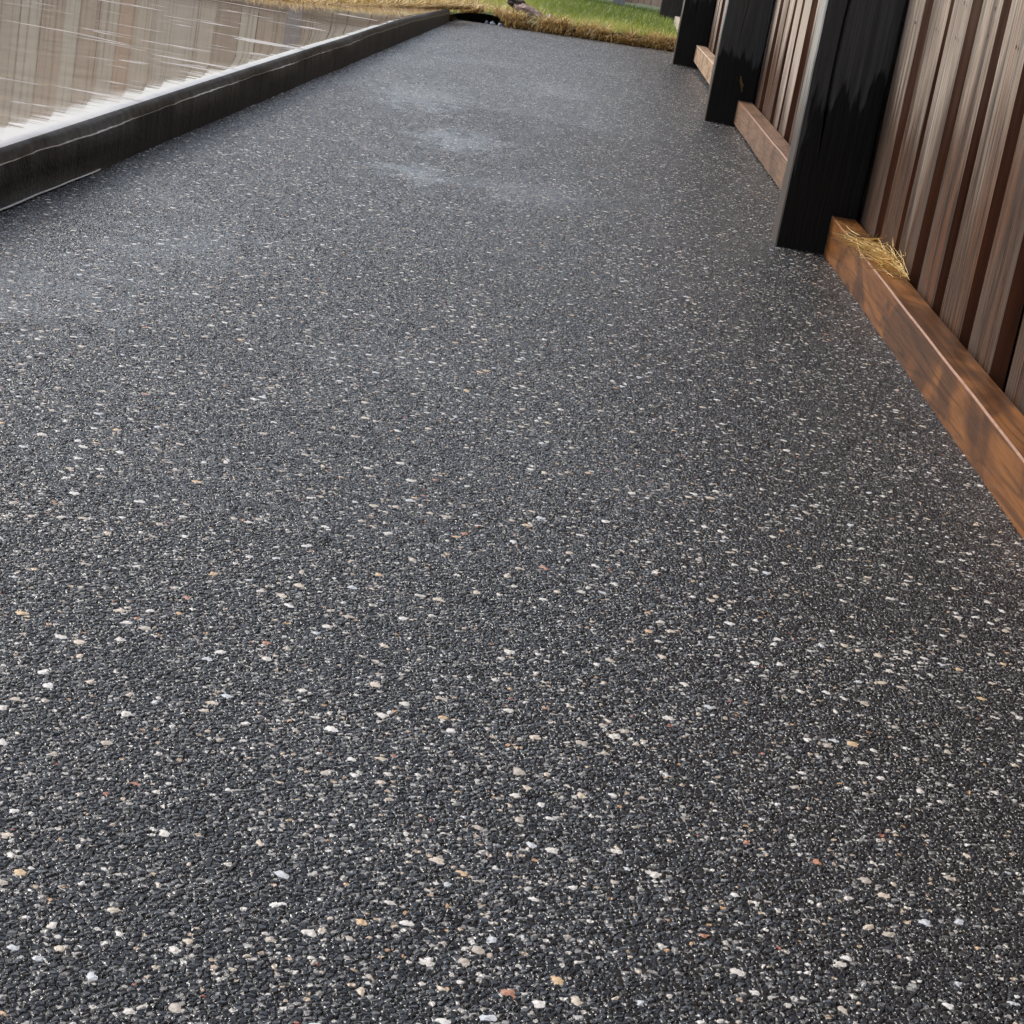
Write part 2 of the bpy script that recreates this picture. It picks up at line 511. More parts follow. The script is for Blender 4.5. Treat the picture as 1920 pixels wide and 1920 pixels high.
def fix_normals(me):
    bm = bmesh.new()
    bm.from_mesh(me)
    bmesh.ops.recalc_face_normals(bm, faces=bm.faces)
    bm.to_mesh(me)
    bm.free()


def sweep(name, prof, stations, place, mats=None, capmat=0):
    """prof: list of 2D points (closed); place(u, v, s) -> xyz; mats: index per profile edge"""
    n = len(prof)
    V, Fs, mi = [], [], []
    for s in stations:
        for (u, v) in prof:
            V.append(place(u, v, s))
    for i in range(len(stations) - 1):
        for j in range(n):
            k = (j + 1) % n
            Fs.append((i * n + j, i * n + k, (i + 1) * n + k, (i + 1) * n + j))
            mi.append(mats[j] if mats else 0)
    me = bpy.data.meshes.new(name)
    caps = [tuple(range(n)), tuple(range((len(stations) - 1) * n, len(stations) * n))]
    me.from_pydata(V, [], Fs + caps)
    me.polygons.foreach_set("material_index", mi + [capmat, capmat])
    fix_normals(me)
    return me


def nz(x, y=0.0, z=0.0):
    return mn.noise((x, y, z))


# ------------------------------------------------------------------ ground far and near
LAWN_Z = lambda y: 0.028 + 0.05 * min(1.0, max(0.0, (y - 10.3) / 2.0))
g = 600.0
me = mesh_np("ground", np.array([(-g, -g, -0.06), (g, -g, -0.06), (g, g, -0.06), (-g, g, -0.06)]), np.array([[0, 1, 2, 3]]))
tag(link("ground", me, [M['ground']]), kind="structure")

# --- aggregate path: bands of plain grid whose texture is really displaced
def slab_x(y):
    return -0.757 + (y - 2.764) * (0.114 / 7.292)

def path_end(x):
    return 10.16 + (x + 0.65) * (0.71 / 1.126)

bands = [(-0.6, 0.7, 0.008, 0.008), (0.7, 1.55, 0.001, 0.001), (1.55, 3.0, 0.0017, 0.0016), (3.0, 5.6, 0.0022, 0.0020), (5.6, 10.16, 0.0034, 0.0032)]
X0, X1 = -0.80, 0.62
Vs, Fsq, off = [], [], 0
for (y0, y1, dx, dy) in bands:
    nx, ny = int((X1 - X0) / dx) + 1, int((y1 - y0) / dy) + 1
    xs = np.linspace(X0, X1, nx)
    last = y1 > 10
    tt = np.linspace(0, 1, ny)
    Xg, Tg = np.meshgrid(xs, tt)
    yend = (10.16 + (Xg + 0.65) * (0.71 / 1.126)) if last else np.full_like(Xg, y1 + 0.0006)
    Yg = y0 + (yend - y0) * Tg
    Zg = np.zeros_like(Xg)
    if y0 > 0:        # loosen the grid so that it never beats against the stones
        Xg[:, 1:-1] += RNG.uniform(-0.38, 0.38, Xg[:, 1:-1].shape) * dx
        Yg[1:-1] += RNG.uniform(-0.38, 0.38, Yg[1:-1].shape) * dy
    Vs.append(np.stack([Xg.ravel(), Yg.ravel(), Zg.ravel()], 1))
    idx = np.arange(nx * ny).reshape(ny, nx) + off
    Fsq.append(np.stack([idx[:-1, :-1].ravel(), idx[:-1, 1:].ravel(), idx[1:, 1:].ravel(), idx[1:, :-1].ravel()], 1))
    off += nx * ny
me = mesh_np("path", np.concatenate(Vs), np.concatenate(Fsq), smooth=True)
tag(link("path", me, [M['path']]), kind="structure")

# soil bank between path end and turf, and the dark hole at its left end
xs = np.linspace(-1.4, 0.75, 90)
rows = [(-0.05, -0.03), (0.004, -0.02), (0.03, 0.0), (0.07, 0.022), (0.16, 0.018), (0.3, -0.01)]
V = []
for j, (dyy, zz) in enumerate(rows):
    for x in xs:
        hole = max(0.0, 1.0 - abs((x + 0.53) / 0.13) ** 4)
        zb = zz - hole * 0.055 * (1 if j > 1 else 0.3) + 0.006 * nz(x * 21, j * 3.1)
        V.append((x, path_end(x) + dyy + (0.012 * nz(x * 14, j) if j > 1 else 0), zb))
V = np.array(V)
n = len(xs)
idx = np.arange(len(V)).reshape(len(rows), n)
Fq = np.stack([idx[:-1, :-1].ravel(), idx[:-1, 1:].ravel(), idx[1:, 1:].ravel(), idx[1:, :-1].ravel()], 1)
tag(link("soil", mesh_np("soil", V, Fq, smooth=True), [M['soil']]), kind="structure")

# lawn sheet
def slab_back(x):
    """y of the slab's far edge"""
    if x > -1.05:
        return 9.75 - (-0.645 - x) * (2.25 / 0.405)
    return 7.5 + (x + 1.05) * 0.15

xs = np.linspace(-7.5, 0.62, 160)
ts = np.linspace(0, 1, 60)
V = []
for t in ts:
    for x in xs:
        y0 = (path_end(x) + 0.10) if x > -0.62 else min(path_end(-0.62) + 0.1, slab_back(x) + 0.05)
        if x < -0.62:
            hole = 0
        else:
            hole = max(0.0, 1.0 - abs((x + 0.53) / 0.14) ** 4)
        y0 += 0.22 * hole
        y = y0 + (15.5 - y0) * t ** 1.3
        V.append((x, y, LAWN_Z(y) + 0.012 * nz(x * 2.3, y * 2.3) + (0.05 if x < -0.66 and y < 10 else 0.0)))
V = np.array(V)
idx = np.arange(len(V)).reshape(len(ts), len(xs))
Fq = np.stack([idx[:-1, :-1].ravel(), idx[:-1, 1:].ravel(), idx[1:, 1:].ravel(), idx[1:, :-1].ravel()], 1)
tag(link("lawn", mesh_np("lawn", V, Fq, smooth=True), [M['lawn']]), kind="structure")

# ------------------------------------------------------------------ raised slab
ys = np.concatenate([np.arange(-1.0, 2.0, 0.25), np.arange(2.0, 9.75, 0.012), [9.75]])
def slab_top(y):
    return 0.088 + 0.0025 * nz(y * 0.5, 4.2) - 0.020 * max(0.0, (y - 7.6) / 2.1)

prof_off = []
V, mats_rows = [], []
NP = 11
for y in ys:
    xe = slab_x(y)
    zt = slab_top(y)
    wob = 0.006 * nz(y * 1.7, 9.0) + 0.0040 * nz(y * 7.0, 2.0) + 0.0020 * nz(y * 31.0, 5.0)
    rz = 0.0030 * nz(y * 2.6, 1.2) + 0.0022 * nz(y * 24.0, 7.0) + 0.001 * nz(y * 90.0, 1.0)
    lip = 0.019 + 0.005 * nz(y * 1.3, 3.3) + 0.0012 * nz(y * 26, 8.8)
    led = max(0.0, 0.0014 + 0.0042 * nz(y * 2.6, 6.6) + 0.0012 * nz(y * 17, 2.2)) if y < 6.5 else 0.0004
    film_t = max(0.0, min(1.0, (3.46 - y) / 0.5)) if y > 2.5 else 0.0      # line of water at the foot
    pts = [(-6.5, zt), (-0.30, zt), (-0.08, zt), (-0.030, zt - 0.0001), (-0.009, zt - 0.0008),
           (-0.002 + wob, zt - 0.0075 + rz), (0.001 + wob, zt - lip), (0.001 + led + wob, zt - lip - 0.0012),
           (0.003 + led + wob * 0.6 + 0.0015 * nz(y * 60, 3), 0.035), (0.004 + wob * 0.4, 0.0045), (0.004 + wob * 0.4 + 0.001 + 0.0045 * film_t * (0.7 + 0.8 * nz(y * 8, 5)), 0.0040 - 0.0045 * (1 - film_t) ** 2 - (0.012 if film_t <= 0 else 0))]
    yb = y
    for k, (dxp, zp) in enumerate(pts):
        xx = (dxp if k == 0 else xe + dxp)
        if y == 9.75 and k == 0:
            yb = slab_back(-6.5)
        V.append((xx, y, zp))
V = np.array(V)
R_ = len(ys)
# shear the far end so that the back edge runs along slab_back()
for i in range(R_):
    for k in range(NP):
        q = V[i * NP + k]
        if k == 0:
            q[1] = -1.0 + (q[1] + 1.0) * (slab_back(-6.5) + 1.0) / 10.75
idx = np.arange(R_ * NP).reshape(R_, NP)
quads, mi = [], []
seg_mat = [0, 0, 0, 0, 1, 1, 2, 3, 3, 2]
for i in range(R_ - 1):
    for k in range(NP - 1):
        # the top left of the back edge is cut away below
        quads.append((idx[i, k], idx[i, k + 1], idx[i + 1, k + 1], idx[i + 1, k]))
        mi.append(3 if (k == 9 and not 2.52 < ys[i] < 3.28) else seg_mat[k])
me = mesh_np("slab", V, np.array(quads), mi, smooth=True)
bm = bmesh.new()
bm.from_mesh(me)
# cut the oblique back edge
for (p, q) in (((-0.645, 9.75), (-1.05, 7.5)), ((-1.05, 7.5), (-6.5, slab_back(-6.5)))):
    d = Vector((q[0] - p[0], q[1] - p[1], 0))
    nrm = Vector((d.y, -d.x, 0)).normalized()
    if nrm.y < 0: nrm = -nrm
    if p[0] > -0.7:
        fs = [f for f in bm.faces if min(v.co.x for v in f.verts) > -1.2]
        geom = fs + list({e for f in fs for e in f.edges}) + list({v for f in fs for v in f.verts})
        bmesh.ops.bisect_plane(bm, geom=geom, plane_co=(p[0], p[1], 0), plane_no=nrm, clear_outer=True)
recalc = bm.faces
bmesh.ops.recalc_face_normals(bm, faces=bm.faces)
up = sum(f.normal.z * f.calc_area() for f in bm.faces)
if up < 0:
    bmesh.ops.reverse_faces(bm, faces=bm.faces)
bm.to_mesh(me)
bm.free()
slab_root = empty("concrete_slab", (-0.757, 2.764, 0.0))
tag(slab_root, "raised wet concrete slab with mirror-like puddled top and black rough edge beside the path", "concrete slab")
child("slab_body", me, [M['slab'], M['lip'], M['ledge'], M['face']], slab_root)

# ------------------------------------------------------------------ right-hand timber fence
fence = empty("paling_fence", (0.55, 3.85, 0.0))
tag(fence, "weathered paling fence with thick black posts and low bottom rails, right of the path", "fence")

PX0, PXB = 0.43, 0.572          # post outer face, board front plane
posts = [(1.10, 0.0, 0.30, 0.8), (3.85, 0.0, 0.285, 0.9), (6.60, 0.0, 0.225, 0.5), (9.65, 0.0, 0.34, 0.2), (12.66, 0.07, -0.2, 0.1)]
def make_post(i, y0, z0, zw, slope):
    w, dp = PXB + 0.003 - PX0, 0.10
    c = 0.003
    nx = PX0 + (0.040 if i == 1 else 0.06)
    nd = 0.010 if i == 1 else 0.003
    nw = 0.0035 if i == 1 else 0.001
    prof = [(PX0 + c, y0), (nx - nw, y0), (nx, y0 + nd), (nx + nw, y0), (PX0 + w - c, y0), (PX0 + w, y0 + c),
            (PX0 + w, y0 + dp - c), (PX0 + w - c, y0 + dp), (PX0 + c, y0 + dp), (PX0, y0 + dp - c), (PX0, y0 + c)]
    mats = [0] * 11
    mats[8] = mats[9] = mats[10] = 1
    zs = list(np.linspace(z0 - 0.05, 1.75, 60))
    def place(u, v, z):
        k = 1.0
        uu, vv = u, v
        if abs(u - nx) < 0.008 and v <= y0 + 0.02:        # the split wanders and closes towards the bottom
            k = 1.0 if z > 0.27 else max(0.0, (z - 0.16) / 0.11)
            uu = nx + (u - nx) * k + 0.010 * nz(z * 3.3, i) + 0.03 * max(0, z - 0.27)
            vv = y0 + (v - y0) * k
        vv += 0.0012 * nz(z * 9, i * 3.3 + u * 40)
        return (uu + 0.001 * nz(z * 14, i + 7.7), vv, z)
    me = sweep("post", prof, zs, place, mats)
    pm = mat_post("post_black_%d" % i, z0 + zw, slope, (PX0 + PXB) / 2)
    o = child("post", me, [pm, M['post_side']], fence)
    return o

post_objs = [make_post(i, *p) for i, p in enumerate(posts)]
post_objs[1]['label'] = "post with soaked jet-black foot, grey dry top, long vertical split and pale scar"
post_objs[2]['label'] = "post with ragged soaked foot and dry grey upper part"
post_objs[3]['label'] = "almost wholly black post at the end of the path"
post_objs[4]['label'] = "dark post standing in the green lawn"

# pale scar in the split of the near post
bm = bmesh.new()
bmesh.ops.create_icosphere(bm, subdivisions=3, radius=1.0)
for v in bm.verts:
    v.co = Vector((0.471 + v.co.x * 0.0042 * (1 + 0.4 * nz(v.co.z * 3)), 3.849 + v.co.y * 0.004, 0.292 + v.co.z * 0.022 + 0.1 * v.co.x * 0.01))
me = bpy.data.meshes.new("scar")
bm.to_mesh(me)
bm.free()
sc = link("split_scar", me, [M['scar']])
sc.parent = post_objs[1]
sc.matrix_parent_inverse = post_objs[1].matrix_parent_inverse.copy()

# bottom rails, one per bay
RX = 0.524
bays = [  # y0, y1, z0a, z1a, z0b, z1b, material, arris
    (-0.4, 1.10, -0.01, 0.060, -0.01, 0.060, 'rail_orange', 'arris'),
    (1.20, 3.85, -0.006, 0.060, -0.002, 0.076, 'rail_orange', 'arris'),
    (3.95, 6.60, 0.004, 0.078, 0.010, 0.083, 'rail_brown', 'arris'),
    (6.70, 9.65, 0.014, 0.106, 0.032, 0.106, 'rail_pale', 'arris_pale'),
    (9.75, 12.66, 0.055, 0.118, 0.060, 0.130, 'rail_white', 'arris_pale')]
rail_label = ["orange-brown rail out of sight beside the camera", "wet orange-brown bottom rail with dark swirling grain", "damp pinkish-brown bottom rail", "dry pale tan bottom rail", "bleached whitish bottom rail"]
for i, (ya, yb, za0, za1, zb0, zb1, mt, ar) in enumerate(bays):
    c = 0.0024
    W_ = PXB - 0.002 - RX
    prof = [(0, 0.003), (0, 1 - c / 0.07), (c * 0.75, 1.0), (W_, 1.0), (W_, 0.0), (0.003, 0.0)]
    st = list(np.linspace(ya + 0.002, yb - 0.002, 90))
    def place(u, v, y):
        t = (y - ya) / (yb - ya)
        lo, hi = za0 + (zb0 - za0) * t, za1 + (zb1 - za1) * t
        return (RX + u + 0.0016 * nz(y * 2.1, i) + 0.0004 * nz(y * 23, u * 50), y,
                lo + (hi - lo) * v + 0.0012 * nz(y * 3.7, i + 3) + (0.0012 * nz(y * 33, 1) if v < 0.1 else 0))
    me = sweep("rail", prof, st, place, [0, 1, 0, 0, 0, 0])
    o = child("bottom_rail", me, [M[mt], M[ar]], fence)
    o['label'] = rail_label[i]

# palings: one panel per bay, board over board
def paling_panel(ya, yb, zlo, zhi, x0, rnd, flip=1, per=0.235, bw=0.160, th=0.021):
    V, Fq, mi, tone, Fq8 = [], [], [], [], []
    def box(xa, xb, yc, w, z0, z1, mface, t, rot, bow):
        nst = 7
        b0 = len(V)
        for s in range(nst):
            f = s / (nst - 1)
            z = z0 + (z1 - z0) * f
            dy = rot * (z - z0) + bow * math.sin(f * 5 + t * 20)
            for (xx, yy) in ((xa, yc - w / 2), (xb, yc - w / 2), (xb, yc + w / 2), (xa, yc + w / 2)):
                V.append((xx + 0.0025 * math.sin(f * 4 + t * 33), yy + dy, z))
                tone.append(t)
        for s in range(nst - 1):
            a = b0 + s * 4
            for k in range(4):
                k2 = (k + 1) % 4
                Fq.append((a + k, a + k2, a + 4 + k2, a + 4 + k))
                mi.append(mface if k in (3, 1) else 1)
        Fq.append((b0 + 3, b0 + 2, b0 + 1, b0)); mi.append(1)
        e = b0 + (nst - 1) * 4
        Fq.append((e, e + 1, e + 2, e + 3)); mi.append(1)
    y = ya
    while y < yb - 0.5 * per:
        w = bw * rnd.uniform(0.84, 1.20)
        xo = x0 + rnd.uniform(0, 0.004)
        jy = rnd.uniform(-0.016, 0.016)
        for zn in (0.455, 0.505, 1.45, 1.50):                 # nail heads
            for sgn in (-1,):
                b0 = len(V)
                cy, cz = y + jy + sgn * w * 0.22 + rnd.uniform(-0.01, 0.01), zn + rnd.uniform(-0.008, 0.008)
                for q in range(8):
                    a = q * math.pi / 4
                    V.append((xo - 0.0025, cy + 0.0035 * math.cos(a), cz + 0.0035 * math.sin(a))); tone.append(0.5)
                Fq8.append([b0 + q for q in range(8)])
        box(xo, xo + th, y + jy, w, zlo, zhi + rnd.uniform(-0.01, 0.01), 0, rnd.random(), rnd.uniform(-0.004, 0.004), rnd.uniform(0, 0.0012))
        xr = x0 + th + 0.006
        box(xr, xr + th, y + per / 2 + rnd.uniform(-0.01, 0.01), 0.15, zlo, zhi, 0, rnd.random(), 0, 0)
        y += per
    for f8 in Fq8:                                            # as three quads each
        for q in ((0, 1, 2, 3), (0, 3, 4, 7), (4, 5, 6, 7)):
            Fq.append(tuple(f8[k] for k in q)); mi.append(2)
    return mesh_np("palings", np.array(V), np.array(Fq), mi, tone)

rnd = random.Random(5)
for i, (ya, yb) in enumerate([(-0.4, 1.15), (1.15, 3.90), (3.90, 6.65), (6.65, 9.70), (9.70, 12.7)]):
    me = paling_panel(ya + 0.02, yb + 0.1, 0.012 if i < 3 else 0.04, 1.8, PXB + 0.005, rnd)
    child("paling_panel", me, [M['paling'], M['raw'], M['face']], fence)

# ------------------------------------------------------------------ back fence (seen at its foot and mirrored in the wet slab)
bf = empty("back_fence", (-2.0, 13.6, 0.08))
tag(bf, "tan paling fence with grey posts across the lawn, mirrored in the wet slab", "fence")
def back_top(x):
    """the fence rakes down towards the right"""
    return 1.62 - 0.86 * min(1.0, max(0.0, (x + 3.7) / 1.9))  # unseen top lowered on the right so the wet path mirrors sky
Vb, Fb, mb, tb = [], [], [], []
rnd = random.Random(9)
x = -8.0
while x < 0.52:
    w = rnd.uniform(0.10, 0.17)
    t = rnd.random()
    gp = rnd.choice((0.001, 0.003, 0.006, 0.010))
    if x > -0.75: t = 0.90 + 0.099 * t
    yo = 13.62 + rnd.uniform(0, 0.006)
    b0 = len(Vb)
    zl, zh = 0.135 + rnd.uniform(-0.008, 0.008), back_top(x + w / 2) + rnd.uniform(-0.02, 0.02)
    for z in (zl, zh):
        for (xx, yy) in ((x, yo), (x + w - gp, yo), (x + w - gp, yo + 0.015), (x, yo + 0.015)):
            Vb.append((xx, yy, z)); tb.append(t)
    for q in ((0, 1, 5, 4), (1, 2, 6, 5), (2, 3, 7, 6), (3, 0, 4, 7), (3, 2, 1, 0), (4, 5, 6, 7)):
        Fb.append(tuple(b0 + k for k in q)); mb.append(0)
    x += w
for (xa, xb) in ((-8.0, -3.7), (-3.7, -1.8), (-1.8, 0.52)):  # dark backing sheet added so gaps between boards show dark instead of sky
    b0 = len(Vb)
    for top in (0, 1):
        for (xx, yy) in ((xa, 13.645), (xb, 13.645), (xb, 13.66), (xa, 13.66)):
            Vb.append((xx, yy, back_top(xx) - 0.03 if top else 0.14)); tb.append(0.5)
    for q in ((0, 1, 5, 4), (1, 2, 6, 5), (2, 3, 7, 6), (3, 0, 4, 7), (3, 2, 1, 0), (4, 5, 6, 7)):
        Fb.append(tuple(b0 + k for k in q)); mb.append(1)
def mat_back():
    m = NT("back_fence_paling")
    co = m.obj()
    tone = attr(m, "tone")
    pc = m.vadd(co, m.n("CombineXYZ", {0: m.math('MULTIPLY', tone, 19.0), 2: m.math('MULTIPLY', tone, 7.0)}).outputs[0])
    g = m.noise(m.vmul(pc, (55, 55, 0.8)), 1.0, 4, 0.7, 0.3)
    c = m.ramp(tone, [(0.0, (0.62, 0.48, 0.36)), (0.2, (0.76, 0.64, 0.50)), (0.4, (0.74, 0.65, 0.54)), (0.6, (0.80, 0.71, 0.57)),
                      (0.8, (0.46, 0.35, 0.26)), (0.9, (0.70, 0.46, 0.32)), (1.0, (0.66, 0.58, 0.49))], 'CONSTANT')
    c = m.mix(m.ss(g, 0.51, 0.62, 0, 0.75), c, (0.27, 0.20, 0.145))
    c = m.mix(m.ss(g, 0.45, 0.3, 0, 0.5), c, (0.62, 0.56, 0.48))
    m.bsdf(c, 0.7, g, 0.3, 0.004)
    return m.m
M['back'] = mat_back()
child("paling_panel", mesh_np("bp", np.array(Vb), np.array(Fb), mb, tb), [M['back'], M['bark']], bf)
M['greypost'] = mat_flat("grey_post", (0.24, 0.225, 0.205), (0.40, 0.38, 0.35), 18, 0.6, 0.4, 4, (6, 6, 0.5))
M['bluepost'] = mat_flat("blue_grey_post", (0.15, 0.165, 0.20), (0.22, 0.24, 0.28), 12, 0.5, 0.2, 3, (4, 4, 0.4))
M['backrail'] = mat_flat("back_rail", (0.045, 0.032, 0.024), (0.12, 0.085, 0.06), 18, 0.7, 0.4, 3, (0.4, 4, 4))
for k, px in enumerate((0.185, -1.90, -3.95, -6.0)):
    w = 0.040 if k == 0 else 0.05
    prof = [(px - w + .004, 13.50), (px + w - .004, 13.50), (px + w, 13.504), (px + w, 13.60), (px - w, 13.60), (px - w, 13.504)]
    me = sweep("bpost", prof, list(np.linspace(0.0, back_top(px) - 0.03, 12)), lambda u, v, z: (u, v, z))
    o = child("post", me, [M['greypost'] if k == 0 else M['bluepost']], bf)
if True:
    for (xa, xb) in ((-8.0, -6.06), (-5.94, -4.01), (-3.89, -1.96), (-1.84, 0.14), (0.23, 0.52)):
        zr = 0.98 if xb < -3.9 else 0.48
        prof = [(13.555, zr), (13.617, zr), (13.617, zr + 0.06), (13.555, zr + 0.06)]
        me = sweep("brail", prof, [xa, xb], lambda u, v, s: (s, u, v))
        child("rail", me, [M['backrail']], bf)

# ------------------------------------------------------------------ grass blades
def blades(name, P, h, w, lean, tone, mat, seg=3, curl=0.6):
    n = len(P)
    az = RNG.uniform(0, 2 * np.pi, n)
    la = lean
    dirx, diry = np.cos(az), np.sin(az)
    wx, wy = -np.sin(az + RNG.uniform(-1, 1, n)), np.cos(az + RNG.uniform(-1, 1, n))
    rows = []
    for s in range(seg + 1):
        f = s / seg
        bend = la * (f ** 1.6) * h
        zz = h * f * (1 - curl * 0.35 * f * np.minimum(1.2, la))
        cx, cy, cz = P[:, 0] + dirx * bend, P[:, 1] + diry * bend, P[:, 2] + zz
        ww = w * (1 - 0.85 * f) * 0.5
        rows.append(np.stack([cx - wx * ww, cy - wy * ww, cz], 1))
        rows.append(np.stack([cx + wx * ww, cy + wy * ww, cz], 1))
    A = np.stack(rows, 1)                 # n, 2(seg+1), 3
    V = A.reshape(-1, 3)
    base = np.arange(n)[:, None] * (2 * (seg + 1))
    Fq = np.concatenate([base + np.array([[2 * s, 2 * s + 1, 2 * s + 3, 2 * s + 2]]) for s in range(seg)], 0)
    T = np.repeat(tone, 2 * (seg + 1))
    return mesh_np(name, V, Fq, None, T)

def lawn_z_np(y):
    return 0.028 + 0.05 * np.clip((y - 10.3) / 2.0, 0, 1)

NB = 90000
gx = RNG.uniform(-2.6, 0.50, NB)
gy = RNG.uniform(8.0, 13.75, NB)
pe = 10.16 + (np.maximum(gx, -0.62) + 0.65) * (0.71 / 1.126)
sb = np.where(gx > -1.05, 9.75 - (-0.645 - gx) * (2.25 / 0.405), 7.5 + (gx + 1.05) * 0.15)
lo = np.where(gx > -0.62, pe + 0.12, np.minimum(pe, sb + 0.25))
hole = np.clip(1.0 - np.abs((gx + 0.53) / 0.17) ** 4, 0, 1) * (gx > -0.75)
keep = (gy > lo + 0.30 * hole) & (((gx + 0.29) / 0.17) ** 2 + ((gy - 10.80) / 0.22) ** 2 > 1)
gx, gy, lo = gx[keep], gy[keep], lo[keep]
gz = lawn_z_np(gy) + np.where((gx < -0.66) & (gy < 10), 0.05, 0.0)
# dry towards the path edge and on the left, green on the right
dry = np.clip(1.0 - (gy - lo) / 1.1, 0, 1) * 0.45 + np.clip((0.05 - gx) / 0.6, 0, 1) * 0.40
pn = np.array([nz(a * 3.1, b * 1.6) for a, b in zip(gx, gy)])
tone = np.clip(0.22 + dry + 0.22 * pn + RNG.normal(0, 0.12, len(gx)), 0, 1)
P = np.stack([gx, gy, gz], 1)
me = blades("grass", P, RNG.uniform(0.03, 0.06, len(gx)), np.full(len(gx), 0.005), RNG.uniform(0.2, 1.1, len(gx)), tone, None)
o = link("grass", me, [M['grass']])
tag(o, "short wet lawn grass, green by the fence and yellowing towards the path", "grass", kind="stuff")

# straw-coloured fringe hanging over the path end and over the slab's far edge
NS = 4200
fx = RNG.uniform(-0.62, 0.49, NS)
fo = np.abs(RNG.normal(0, 0.10, NS))
fy = 10.16 + (fx + 0.65) * (0.71 / 1.126) + 0.045 + fo
hole = np.clip(1.0 - np.abs((fx + 0.525) / 0.10) ** 6, 0, 1)
fy = fy + 0.17 * hole
fz = 0.022 + 0.012 * np.minimum(1, fo / 0.1) + 0.012 * hole
clump = np.array([nz(a * 9.0, 3.0) for a in fx])
keep = RNG.uniform(0, 1, NS) < (0.40 + 2.0 * clump + 0.30 * (fx < -0.1))
P1 = np.stack([fx, fy, fz], 1)[keep & (((fx + 0.29) / 0.13) ** 2 + ((fy - 10.80) / 0.20) ** 2 > 1)]
NS2 = 4200
sx = RNG.uniform(-1.35, -0.60, NS2)
so = np.abs(RNG.normal(0, 0.09, NS2))
sy = np.where(sx > -1.05, 9.75 - (-0.645 - sx) * (2.25 / 0.405), 7.5 + (sx + 1.05) * 0.15) + 0.03 + so * 2.5
P2 = np.stack([sx + so * 0.3, sy, np.full(NS2, 0.06)], 1)
NS3 = 1500
lx = RNG.uniform(-0.40, 0.49, NS3)
P3 = np.stack([lx, 10.16 + (lx + 0.65) * (0.71 / 1.126) + 0.02 + RNG.normal(0, 0.02, NS3), RNG.uniform(-0.006, 0.012, NS3)], 1)
P3 = P3[np.array([nz(a * 7.0, 9.0) for a in lx]) + RNG.uniform(-0.5, 0.5, NS3) > 0.0]
P = np.concatenate([P1, P2, P3])
hh = RNG.uniform(0.025, 0.085, len(P))
tone = np.clip(RNG.normal(0.5, 0.25, len(P)) - 0.25 * (P[:, 2] < 0.03) , 0, 1)
me = blades("straw", P, hh, RNG.uniform(0.005, 0.012, len(P)), RNG.uniform(0.2, 2.0, len(P)), tone, None, 4, 1.2)
o = link("dry_grass", me, [M['straw']])
tag(o, "fringe of dry straw-coloured grass overhanging the far end of the path and slab", "dry grass", kind="stuff")

# ------------------------------------------------------------------ hay strands
def strands(name, items, rad):
    V, Fq, T = [], [], []
    for (pts, t) in items:
        b = len(V)
        for k, p in enumerate(pts):
            r = rad * (1 - 0.6 * abs(2 * k / (len(pts) - 1) - 1) ** 3)
            for a in (0, 2.094, 4.189):
                V.append((p[0] + r * math.cos(a) * 0.8, p[1] + r * math.cos(a + 1) * 0.8, p[2] + r * math.sin(a)))
                T.append(t)
        for k in range(len(pts) - 1):
            for j in range(3):
                j2 = (j + 1) % 3
                Fq.append((b + k * 3 + j, b + k * 3 + j2, b + k * 3 + 3 + j2, b + k * 3 + 3 + j))
    return mesh_np(name, np.array(V), np.array(Fq), None, T)

rh = random.Random(21)
items = []
def rail_top(y):
    t = (y - 1.2) / 2.65
    return 0.060 + 0.016 * t
for k in range(170):
    f = rh.random()
    # the clump runs from the outer edge (far) to the boards (near)
    stray = rh.random() < 0.14
    cy = 3.52 - 0.29 * f + rh.gauss(0, 0.035) + (rh.gauss(0, 0.22) if stray else 0)
    cx = 0.530 + 0.036 * f ** 0.7 + rh.gauss(0, 0.012)
    L = rh.uniform(0.012, 0.055)
    az = rh.uniform(0, math.pi) if rh.random() < 0.75 else rh.gauss(-0.1, 0.5)
    up0 = 0.0 if stray else rh.uniform(0, 0.006)
    el = rh.gauss(0.12, 0.12 if stray else 0.32)
    pts = []
    for s in range(7):
        u = (s / 6 - 0.5) * 2 * L
        x = cx + math.cos(az) * u
        y = cy + math.sin(az) * u * 1.4
        z = rail_top(cy) + 0.0015 + up0 + math.sin(el) * (u + L) * 0.5 + 0.25 * u * u / L * rh.uniform(-0.2, 0.5)
        x = min(x, PXB - 0.002)
        if x > RX: z = max(z, rail_top(y) + 0.001)
        pts.append((x, y, z))
    items.append((pts, rh.random()))
o = link("dry_grass_clump", strands("hay", items, 0.00085), [M['hay']])
tag(o, "golden clump of dry grass strands lying on the wet orange-brown fence rail", "dry grass")

items = []
for k in range(7):
    az, L = rh.uniform(-0.6, 0.9), rh.uniform(0.010, 0.022)
    pts = [(0.524 + math.cos(az) * (s / 5 - .5) * 2 * L * 0.5, 6.592 + 0.002 * k * 0.3, 0.148 - (s / 5) * 0.05 * rh.uniform(0.6, 1) + 0.005 * k * 0.4) for s in range(6)]
    items.append((pts, rh.random() * 0.5))
o = link("straw_wisp", strands("wisp", items, 0.0012), [M['straw']])
tag(o, "small wisp of straw caught on the second black post above its rail", "straw")

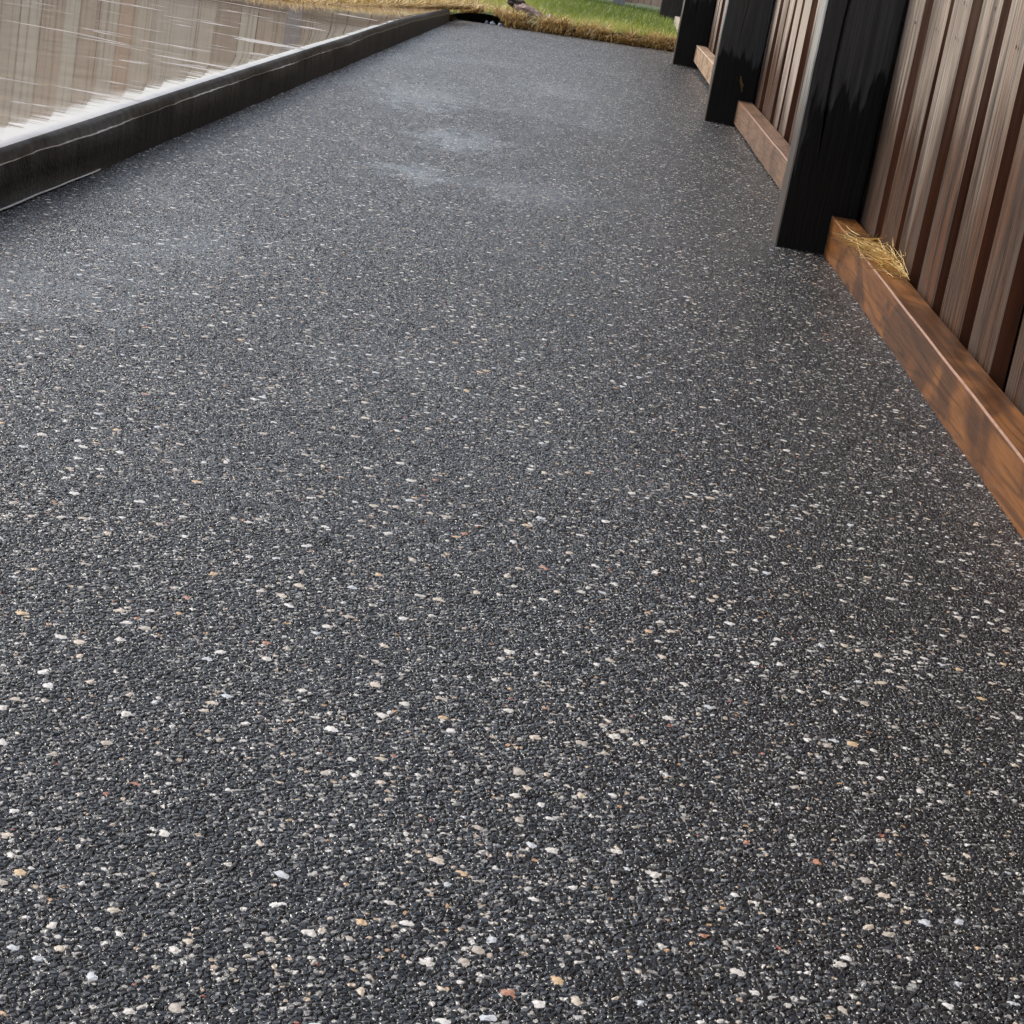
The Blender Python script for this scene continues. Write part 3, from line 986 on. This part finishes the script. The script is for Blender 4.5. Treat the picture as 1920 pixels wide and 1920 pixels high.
# ------------------------------------------------------------------ debris at the end of the path
def lump(name, loc, size, rot, mat, seed, label, cat, group=None, sub=4, rough=0.35):
    bm = bmesh.new()
    bmesh.ops.create_icosphere(bm, subdivisions=sub, radius=1.0)
    for v in bm.verts:
        c = v.co.copy()
        d = 1 + rough * nz(c.x * 1.4 + seed, c.y * 1.4, c.z * 1.4) + rough * 0.5 * nz(c.x * 4 + seed, c.y * 4, c.z * 4) + rough * 0.2 * nz(c.x * 11, c.y * 11 + seed, c.z * 11)
        v.co = Vector((c.x * d * size[0], c.y * d * size[1], c.z * d * size[2]))
    me = bpy.data.meshes.new(name)
    bm.to_mesh(me)
    bm.free()
    o = link(name, me, [mat])
    o.location = loc
    o.rotation_euler = rot
    tag(o, label, cat, group)
    return o

GD = "rubble at the end of the path"
lump("bark_chunk", (-0.365, 10.94, 0.092), (0.075, 0.045, 0.026), (0.1, 0.25, 0.2), M['bark'], 1.0, "dark flat chunk of rotten bark on top of the rubble in the dry grass", "bark chunk", GD)
lump("wood_chunk", (-0.295, 10.85, 0.062), (0.085, 0.050, 0.032), (0.1, 0.35, -0.3), M['pinkstone'], 5.0, "pinkish-grey weathered wood chunk in the middle of the rubble", "wood chunk", GD)
lump("bark_chunk", (-0.285, 10.77, 0.040), (0.080, 0.04, 0.026), (0.0, 0.2, -0.2), M['bark'], 9.0, "dark brown bark chunk lying below the pinkish wood chunk", "bark chunk", GD)
lump("rubble_stone", (-0.190, 10.76, 0.045), (0.045, 0.036, 0.032), (0.3, 0, 0.4), M['greystone'], 13.0, "rough grey stone with pale spot at the right end of the rubble", "stone", GD)
lump("rubble_stone", (-0.395, 10.80, 0.045), (0.040, 0.03, 0.022), (0.0, 0.2, 0.8), M['pinkstone'], 17.0, "small pale pinkish stone at the left foot of the rubble", "stone", GD)
GB = "blue-grey stones in the dark hole"
lump("hole_stone", (-0.497, 10.315, -0.012), (0.010, 0.010, 0.030), (0, 0.15, 0), M['bluestone'], 2.0, "slim pale blue-grey stone, leftmost in the dark hole at the path end", "stone", GB, 3)
lump("hole_stone", (-0.462, 10.335, -0.016), (0.019, 0.015, 0.028), (0, -0.1, 0.4), M['bluestone'], 4.0, "pale blue-grey stone in the middle of the dark hole at the path end", "stone", GB, 3)
lump("hole_stone", (-0.424, 10.36, -0.012), (0.022, 0.018, 0.024), (0, 0, 0.9), M['bluestone'], 6.0, "squat blue-grey stone under the straw, rightmost in the dark hole", "stone", GB, 3)

# fallen leaf by the end post
bm = bmesh.new()
bmesh.ops.create_grid(bm, x_segments=10, y_segments=6, size=1.0)
for v in bm.verts:
    t = v.co.x
    wv = 0.011 * max(0.05, 1 - t * t) ** 0.8
    v.co = Vector((t * 0.024, v.co.y * wv, 0.006 * t * t + 0.005 * abs(v.co.y)))
me = bpy.data.meshes.new("leaf")
bm.to_mesh(me)
bm.free()
o = link("dry_leaf", me, [M['leaf']])
o.location = (0.445, 10.845, 0.012)
o.rotation_euler = (0.35, 0.1, 0.25)
md = o.modifiers.new("thick", 'SOLIDIFY')
md.thickness = 0.0008
tag(o, "curled tan dry leaf on the path edge beside the end post", "leaf")
